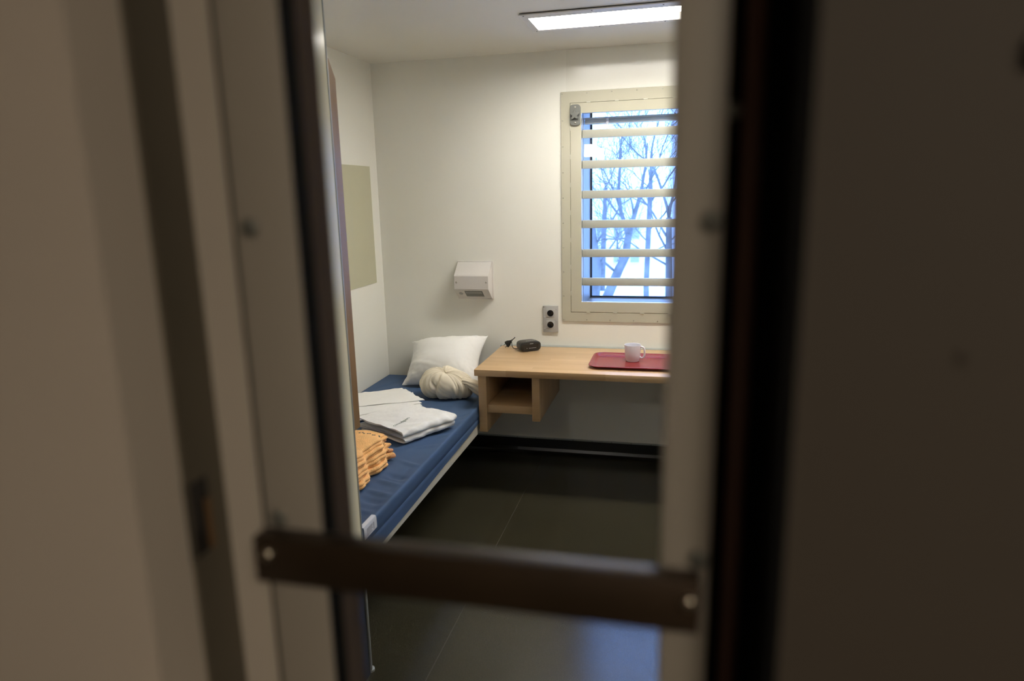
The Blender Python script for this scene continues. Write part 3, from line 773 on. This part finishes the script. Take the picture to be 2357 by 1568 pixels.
# ------------------------------------------------------------------ knotted cream bundle
bu = empty('cloth_bundle', (-1.37, 3.74, .505))
tag(bu, 'knotted bundle of cream cloth lying on the mattress against the pillow', 'cloth bundle')
BC = Vector((-1.335, 3.745, .580)); ax = Vector((.10, -.30, .95)).normalized()
bm = bmesh.new(); nt_, np_ = 56, 220; rows = []
ex = Vector((1, 0, 0)); ex = (ex - ax * ex.dot(ax)).normalized(); ey = ax.cross(ex)
for i in range(nt_ + 1):
    th = PI * i / nt_; row = []
    for k in range(np_):
        ph = 2 * PI * k / np_
        tw = ph + .9 * math.sin(ph + .6) * th * .55 + .25 * math.sin(2 * ph) + .5 * nz(math.cos(ph) * 1.3, math.sin(ph) * 1.3, 7)
        wob_ = nz(math.cos(tw) * 1.5, math.sin(tw) * 1.5, th * .7)
        f1 = abs(math.sin(tw * 4.5 + 1.6 * wob_))
        f2 = abs(math.sin(tw * 9.5 + 2 + 2.4 * nz(math.cos(tw) * 2, math.sin(tw) * 2, 5 + th)))
        f3 = abs(math.sin(tw * 17 + 3 * wob_))
        amp = math.sin(th) ** .6 if 0 < i < nt_ else 0
        if th > 1.9: amp *= max(.25, 1 - (th - 1.9) * .9)
        vary = .6 + .8 * (nz(math.cos(ph) * 2, math.sin(ph) * 2, 11) + .5)
        dv = ((ph - 4.45 + PI) % (2 * PI)) - PI
        r = 1 + amp * vary * (.085 * f1 ** .7 + .085 * f2 ** .6 + .04 * f3 - .11) - amp * .17 * math.exp(-(dv / .10) ** 2) + .13 * nz(math.cos(ph) * 1.3, math.sin(ph) * 1.3, th * .9 + 2)
        # dent at the tied top
        r *= 1 - .20 * math.exp(-(th / .28) ** 2)
        d = ex * (math.sin(th) * math.cos(ph) * .158) + ey * (math.sin(th) * math.sin(ph) * .105) + ax * (math.cos(th) * .098)
        p = BC + d * r
        p.z = max(p.z, .5045 + .004 * (1 - f1))
        row.append(bm.verts.new(p))
    rows.append(row)
for a, b in zip(rows, rows[1:]):
    for k in range(np_): bm.faces.new((a[k], a[(k + 1) % np_], b[(k + 1) % np_], b[k]))
bmesh.ops.remove_doubles(bm, verts=rows[0] + rows[-1], dist=1e-4)
link('wrapped_cloth', bm, M['bundle'], bu, smooth=True)
bm = bmesh.new(); rows = []
tp = [Vector((-1.235, 3.715, .600)), Vector((-1.215, 3.712, .610)), Vector((-1.195, 3.715, .606)), Vector((-1.165, 3.72, .592)), Vector((-1.135, 3.728, .572)), Vector((-1.112, 3.735, .552)), Vector((-1.100, 3.74, .540))]
tr_ = [.012, .024, .020, .030, .038, .036, .012]
for i, (p, r) in enumerate(zip(tp, tr_)):
    d = (tp[min(i + 1, 6)] - tp[max(i - 1, 0)]).normalized(); u = Vector((0, 1, 0)); u = (u - d * u.dot(d)).normalized(); w = d.cross(u)
    row = []
    for k in range(60):
        a = 2 * PI * k / 60; rr2 = r * (1 + .22 * abs(math.sin(a * 4 + i * .4)) - .1)
        q = p + rr2 * (u * math.cos(a) + w * math.sin(a)); q.z = max(q.z, .505); q.x = min(q.x, -1.092); row.append(bm.verts.new(q))
    rows.append(row)
for a, b in zip(rows, rows[1:]):
    for k in range(60): bm.faces.new((a[k], a[(k + 1) % 60], b[(k + 1) % 60], b[k]))
bm.faces.new(rows[0]); bm.faces.new(rows[-1])
link('knot_tail', bm, M['bundle'], bu, smooth=True)

# ------------------------------------------------------------------ folded white sheet
bm = bmesh.new()
quads = [((-1.87, 3.60), (-1.63, 3.775), (-1.385, 3.45), (-1.70, 3.16)), ((-1.87, 3.605), (-1.625, 3.77), (-1.39, 3.465), (-1.70, 3.17)), ((-1.87, 3.60), (-1.62, 3.77), (-1.392, 3.485), (-1.70, 3.18)), ((-1.87, 3.605), (-1.625, 3.765), (-1.395, 3.51), (-1.705, 3.19)), ((-1.87, 3.60), (-1.62, 3.76), (-1.405, 3.545), (-1.76, 3.36))]
for li, q in enumerate(quads):
    def wob(u, v, x, y, li=li):
        e = u ** 3
        return (.016 * nz(v * 5, li * 3.1, 2) * (u + .1) + .005 * nz(u * 9, v * 9, li), .016 * nz(u * 7, li * 2.7, 5) * (1 - v) - .010 * nz(u * 5, li, 8) * v,
                .0025 * (1 + nz(u * 4, v * 4, li * .3)) + .006 * e * abs(nz(v * 9, li * 4.0, 1)) * li * .6)
    slab(bm, q, .5055 + li * .0062, .0056, 60, 60, wob, r=.004)
sh = link('folded_sheet', bm, M['sheet'], None, smooth=True)
tag(sh, 'thin folded white sheet with fanned corners lying behind the white towel', 'sheet')

# ------------------------------------------------------------------ folded white towel
tw = empty('folded_towel', (-1.38, 3.15, .505))
tag(tw, 'folded white terry towel with green lettering in the middle of the bed', 'towel')
O = Vector((-1.60, 3.105)); dS = (Vector((-1.235, 2.915)) - O).normalized(); dW = Vector((-dS.y, dS.x))   # s along the near edge, w away from camera
KH = 1.3
def tpath():
    P = []
    Ls = .395
    hs = [.004, .0145, .0235, .0345, .0430]
    # two long U folds at the right end, stacked
    def seg(s0, s1, h0, h1, n=18):
        for k in range(n + 1):
            t = k / n; P.append((s0 + (s1 - s0) * t, h0 + (h1 - h0) * t))
    def uturn(s, h0, h1, right=True, n=9, rs=1.0):
        c = (h0 + h1) / 2; r = (h1 - h0) / 2
        for k in range(1, n):
            a = -PI / 2 + PI * k / n
            P.append((s + (1 if right else -1) * r * rs * math.cos(a), c + r * math.sin(a)))
    seg(.03, Ls - .035, .0032, .0032); uturn(Ls - .035, .0032, .020, rs=1.6)
    seg(Ls - .035, .012, .020, .0115); uturn(.012, .0115, .0195, False)
    seg(.012, Ls - .03, .0195, .0275); uturn(Ls - .03, .0275, .0475, rs=1.5)
    seg(Ls - .03, -.005, .0475, .0400)
    return [(a, b * KH) for a, b in P]
def tplace(s, h, w):
    p = O + dS * s + dW * w
    k = max(0, min(1, h / .06))
    dx = .010 * nz(w * 9, 3, h * 20) + .006 * nz(w * 22, 1, h * 50)
    p2 = p + dS * (dx * (s / .38)) + dW * (.012 * nz(s * 8, h * 35, 2) * (1 - 2 * w / .40) - k * .02 * (s / .4) * (1 - 2 * w / .4))
    z = .5055 + h + .010 * k * (nz(p.x * 8, p.y * 8, 2)) + .005 * k * nz(p.x * 20, p.y * 20, 5) + .002 * (1 + nz(p.x * 7, p.y * 7, 9)) * (h > .01)
    return (p2.x, p2.y, max(z, .5035))
bm = bmesh.new(); ribbon(bm, tpath(), .0080, .330, 60, tplace)
cloth = link('terry_cloth', bm, M['towel'], tw, smooth=True, angle=70)
bm = bmesh.new()   # small upper under-layer peeping at the near side
def wob2(u, v, x, y): return (.012 * nz(u * 5, v * 5, 1), .015 * nz(u * 6, 3, v * 3) * v, .004 * nz(u * 8, v * 8, 3) + .006 * max(0, v - .8) * math.sin(u * 9))
# woven band + lettering
band_c = O + dS * .262 + dW * .155
from mathutils.bvhtree import BVHTree
BV = BVHTree.FromPolygons([v.co.copy() for v in cloth.data.vertices], [tuple(p.vertices) for p in cloth.data.polygons])
def conform(me, lift):
    for v in me.vertices:
        hit = BV.ray_cast(Vector((v.co.x, v.co.y, 1.0)), Vector((0, 0, -1)))
        if hit[0] is not None: v.co.z = hit[0].z + lift
dirL = (Vector((0.140, 0.38))).normalized()
la = math.atan2(dW.y, dW.x)
t_ = text('lettering', 'commdgcors', .0285, M['green_print'], tw, Matrix.Translation((-1.3427, 3.0697, .56)) @ Matrix.Rotation(math.atan2(.1546, .025), 4, 'Z'), ext=0)
conform(t_.data, .0012)

# ------------------------------------------------------------------ orange blanket stack
ob = empty('folded_blanket', (-1.47, 2.5, .505))
tag(ob, 'folded orange waffle blanket with wavy layered edges at the foot of the bed', 'blanket')
bm = bmesh.new(); nlay = 9; hz = .506
for li in range(nlay):
    th = .0168
    t = li / (nlay - 1)
    xr = -1.246 - .022 * t + .006 * math.sin(li * 2.3)
    yfar = 2.745 + .012 * math.sin(li * 1.9) - .02 * t
    q = ((-1.78, yfar - .02), (xr, yfar), (xr - .002, 2.12), (-1.78, 2.12))
    def wob(u, v, x, y, li=li, t=t):
        k = max(0, (u - .55) / .45) ** 2
        ph = y * 34 + .6 - t * .5
        wave = (.013 * math.sin(ph) + .005 * math.sin(y * 71 + 1 + t)) * k * (1.15 - .4 * t)
        tip = max(0, (1 - v) * 9 - 8)
        dz = .006 * nz(x * 5, y * 5, 2) * t + .0035 * math.sin(ph + .8) * k * (.4 + t) - .010 * t * max(0, (u - .8) / .2) ** 2
        return (wave + .004 * nz(y * 24, li * 2.2, 3) * k + .004 * tip * math.sin(li * 2.9), .010 * nz(u * 8, li * 3.3, 6) * (1 - v) + .010 * tip * math.cos(li * 1.7), dz)
    slab(bm, q, hz, th, 46, 130, wob, r=.0088)
    hz += .0150
lay = link('layers', bm, M['orange'], ob, smooth=True)
# bound hem ends poking out at the far right corner
for (x, y, z, r) in ((-1.240, 2.752, .520, .0105), (-1.252, 2.755, .545, .0100), (-1.278, 2.744, .597, .0100)):
    bm = bmesh.new(); tube(bm, [(x - .06, y - .045, z), (x - .03, y - .025, z), (x - .008, y - .010, z), (x, y - .004, z)], [r * .9, r, r * .98, r * .55], 16); link('hem', bm, M['orange_hem'], ob, smooth=True)
BV2 = BVHTree.FromPolygons([v.co.copy() for v in lay.data.vertices], [tuple(p.vertices) for p in lay.data.polygons])
bm = bmesh.new()
for k in range(9):
    x = -1.385 + k * .0125 + .004 * math.sin(k * 3.0); y = 2.690 + .006 * math.sin(k * 2.1)
    hit = BV2.ray_cast(Vector((x + .003, y, 1)), Vector((0, 0, -1)))
    if hit[0] is not None: box(bm, x, x + .0075, y - .004, y + .002, hit[0].z - .001, hit[0].z + .0012)
link('stitching', bm, M['black'], ob)

# ------------------------------------------------------------------ outside the window
bm = bmesh.new()
gx = [(-60 + i * 5) for i in range(25)]; gy = [5.5 + j * 6 for j in range(20)]
gv = {(i, j): bm.verts.new((x, y, -5.0 + .0035 * max(0, y - 20) ** 1.35 + .3 * nz(x * .1, y * .1, 0))) for i, x in enumerate(gx) for j, y in enumerate(gy)}
for i in range(24):
    for j in range(19): bm.faces.new((gv[i, j], gv[i + 1, j], gv[i + 1, j + 1], gv[i, j + 1]))
gr = link('snowy_ground', bm, M['snow'], None, smooth=True); gr.name = 'ground'; struct(gr)

def branch(bm, p, d, L, r, depth, rng, spread=.55):
    n = 5; r = max(r, .0038); pts = [p]; q = p.copy(); dd = d.normalized()
    for k in range(n):
        dd = (dd + Vector((rng.uniform(-1, 1), rng.uniform(-1, 1), rng.uniform(-.35, .75))) * .17).normalized()
        q = q + dd * (L / n); pts.append(q.copy())
    tube(bm, pts, [r * (1 - .42 * k / n) for k in range(n + 1)], 6 if depth > 2 else 4, cap=depth > 3)
    if depth <= 0: return
    kids = 3 if depth > 1 else 2
    for c in range(kids):
        s = rng.uniform(.45, 1.0) if c else 1.0
        i = min(int(s * n), n)
        a = rng.uniform(0, 2 * PI); u, w = frame_v(dd)
        nd = (dd + (u * math.cos(a) + w * math.sin(a)) * rng.uniform(spread * .7, spread * 1.6)).normalized()
        branch(bm, pts[i], nd, L * rng.uniform(.62, .85), r * .40 * (1 if c else 1.2), depth - 1, rng, spread)

def tree(trunk, rads, limbs, seed, label, depth=5, forks=()):
    rng = random.Random(seed); bm = bmesh.new()
    tube(bm, trunk, rads, 10)
    for fp, fr_ in forks: tube(bm, fp, fr_, 8)
    for (p, d, L, r) in limbs: branch(bm, Vector(p), Vector(d), L, r, depth, rng)
    o = link('bare_tree', bm, M['bark'], None, smooth=True)
    tag(o, label, 'tree', 'bare trees outside the window'); return o
tree([(-3.0, 20, -5.2), (-2.55, 20, -2.6), (-2.065, 20, -1.39), (-1.70, 20, -.5), (-1.512, 20, -.118), (-1.435, 20, .52)], [.24, .2, .15, .13, .12, .095],
     [((-1.70, 20, 1.28), (-.25, .1, .9), 1.0, .034), ((-1.71, 20, 2.2), (.1, 0, 1), 1.2, .03), ((-1.60, 20, .95), (-.7, .2, .6), .9, .028), ((-1.75, 20, -.6), (-.75, .1, .75), 1.2, .045), ((-1.62, 20, -.3), (-.35, .2, .95), .9, .04), ((-1.15, 20, 1.45), (.5, -.1, .9), 1.0, .036), ((-1.0, 20, 2.3), (.1, 0, 1), 1.2, .03), ((-1.30, 20, .95), (.0, .1, 1), 1.0, .03), ((-1.45, 20, .40), (-.8, .2, -.15), .8, .03), ((-1.50, 20, .0), (-.8, 0, -.3), .7, .028)], 3,
     'bare tree with a leaning forked trunk in the middle of the window', 5,
     [([(-1.440, 20, .44), (-1.52, 20, .72), (-1.66, 20, 1.15), (-1.73, 20, 1.7), (-1.70, 20, 2.3), (-1.66, 20, 2.9)], [.085, .065, .055, .045, .036, .02]), ([(-1.430, 20, .44), (-1.36, 20, .75), (-1.22, 20, 1.25), (-1.10, 20, 1.7), (-1.0, 20, 2.35), (-.95, 20, 3.0)], [.085, .07, .058, .045, .034, .02])])
tree([(-2.40, 17, -5.2), (-2.06, 17, -1.2), (-2.0, 17, -.1), (-2.12, 17, .9)], [.2, .14, .12, .09],
     [((-2.0, 17, -.1), (.6, .2, .6), 1.0, 0.0310), ((-2.12, 17, .9), (-.1, 0, 1), 1.3, 0.0372), ((-2.03, 17, .4), (.5, -.2, .9), 1.2, 0.0279)], 11,
     'bare tree trunk at the left edge of the window view', 4)
tree([(-1.0, 24, -4.8), (-1.1, 24, -1.5), (-1.02, 24, 1.6), (-1.0, 24, 3.0)], [.13, .095, .08, .04],
     [((-1.05, 24, .4), (.7, 0, .7), 1.8, 0.0372), ((-1.03, 24, 1.3), (.5, .2, .8), 1.8, 0.0372), ((-1.0, 24, 2.2), (.3, .1, 1), 1.7, 0.0310), ((-1.05, 24, .0), (-.8, 0, .6), 1.4, 0.0248), ((-1.05, 24, -.4), (.9, 0, .3), 1.5, 0.0279), ((-1.0, 24, 3.0), (.05, .1, 1), 1.6, 0.0310)], 5,
     'bare tree with an upright trunk towards the right side of the window', 5)
tree([(-.115, 14.5, -5.2), (-.19, 14.5, -.36), (-.23, 14.5, 1.16)], [.10, .075, .06],
     [((-.23, 14.5, 1.16), (-.35, 0, .9), 1.15, 0.0329), ((-.21, 14.5, .70), (-.7, 0, .8), 1.07, 0.0285), ((-.23, 14.5, 1.16), (.2, 0, 1), 1.2, 0.0329), ((-.2, 14.5, .17), (-.9, .1, .5), .92, 0.0248), ((-.2, 14.5, .4), (-.5, .2, .9), 1.15, 0.0248)], 23,
     'bare tree with dense twigs behind the right edge of the door slot', 5)
tree([(-4.6, 42, -4.2), (-4.5, 42, -1), (-4.4, 42, 2)], [.2, .15, .1],
     [((-4.5, 42, 0), (.4, 0, .9), 2.4, 0.0434), ((-4.4, 42, 2), (-.2, 0, 1), 2.4, 0.0434), ((-4.4, 42, 2), (.4, 0, 1), 2.4, 0.0434), ((-4.45, 42, 1), (-.5, 0, .8), 2.2, 0.0372)], 31,
     'thin distant bare tree near the left side of the window', 4)
# distant house
hs = empty('house', (-6.5, 62, -3.5))
tag(hs, 'pale distant house with dark windows seen through the trees', 'house')
bx('walls', M['house'], hs, -10.5, -2.8, 60, 70, -5, -.6)
bm = bmesh.new(); prism(bm, [(59.4, -.6), (70.6, -.6), (65, 2.2)], 'x', -10.8, -2.5); link('roof', bm, M['roof'], hs)
for i in range(5):
    for z in (-4.2, -2.2):
        x = -9.9 + i * 1.45; bx('window', M['houseglass'], hs, x, x + .7, 59.93, 60.02, z, z + 1.2)

# ------------------------------------------------------------------ world
w = bpy.data.worlds.new('overcast_sky'); SC.world = w; w.use_nodes = True
nt = w.node_tree; bg = nt.nodes['Background']
tcw = nt.nodes.new('ShaderNodeTexCoord'); sp_ = nt.nodes.new('ShaderNodeSeparateXYZ'); nt.links.new(tcw.outputs['Generated'], sp_.inputs[0])
rmp = nt.nodes.new('ShaderNodeValToRGB'); rmp.color_ramp.elements[0].position = .35; rmp.color_ramp.elements[0].color = (.225, .43, 1, 1)
rmp.color_ramp.elements[1].position = .9; rmp.color_ramp.elements[1].color = (.22, .42, 1, 1)
nt.links.new(sp_.outputs['Z'], rmp.inputs['Fac']); nt.links.new(rmp.outputs['Color'], bg.inputs['Color'])
bg.inputs['Strength'].default_value = 8.6

# ------------------------------------------------------------------ camera
cam = bpy.data.cameras.new('camera'); co_ = bpy.data.objects.new('camera', cam); COL.objects.link(co_)
yaw, pitch, roll = 0.24197798, 0.20895212, -0.02320323
fwd = Vector((-math.sin(yaw) * math.cos(pitch), math.cos(yaw) * math.cos(pitch), -math.sin(pitch)))
r = fwd.cross(Vector((0, 0, 1))).normalized(); u = r.cross(fwd)
r2 = r * math.cos(roll) + u * math.sin(roll); u2 = -r * math.sin(roll) + u * math.cos(roll)
Mx = Matrix(((r2.x, u2.x, -fwd.x, 0), (r2.y, u2.y, -fwd.y, 0), (r2.z, u2.z, -fwd.z, 1.675), (0, 0, 0, 1)))
co_.matrix_world = Mx
cam.sensor_width = 36; cam.sensor_fit = 'HORIZONTAL'; cam.lens = 1577.31 * 36 / 2357
cam.clip_start = .02; cam.clip_end = 400
cam.dof.use_dof = True; cam.dof.focus_distance = 4.0; cam.dof.aperture_fstop = 2.8; cam.dof.aperture_blades = 0
SC.camera = co_

# ------------------------------------------------------------------ view
vs = SC.view_settings
vs.view_transform = 'Standard'; vs.look = 'None'; vs.exposure = 0.0; vs.gamma = 1.0; vs.use_curve_mapping = False
try:
    SC.cycles.use_denoising = True; SC.cycles.max_bounces = 8; SC.cycles.diffuse_bounces = 5; SC.cycles.sample_clamp_indirect = 6
except Exception: pass
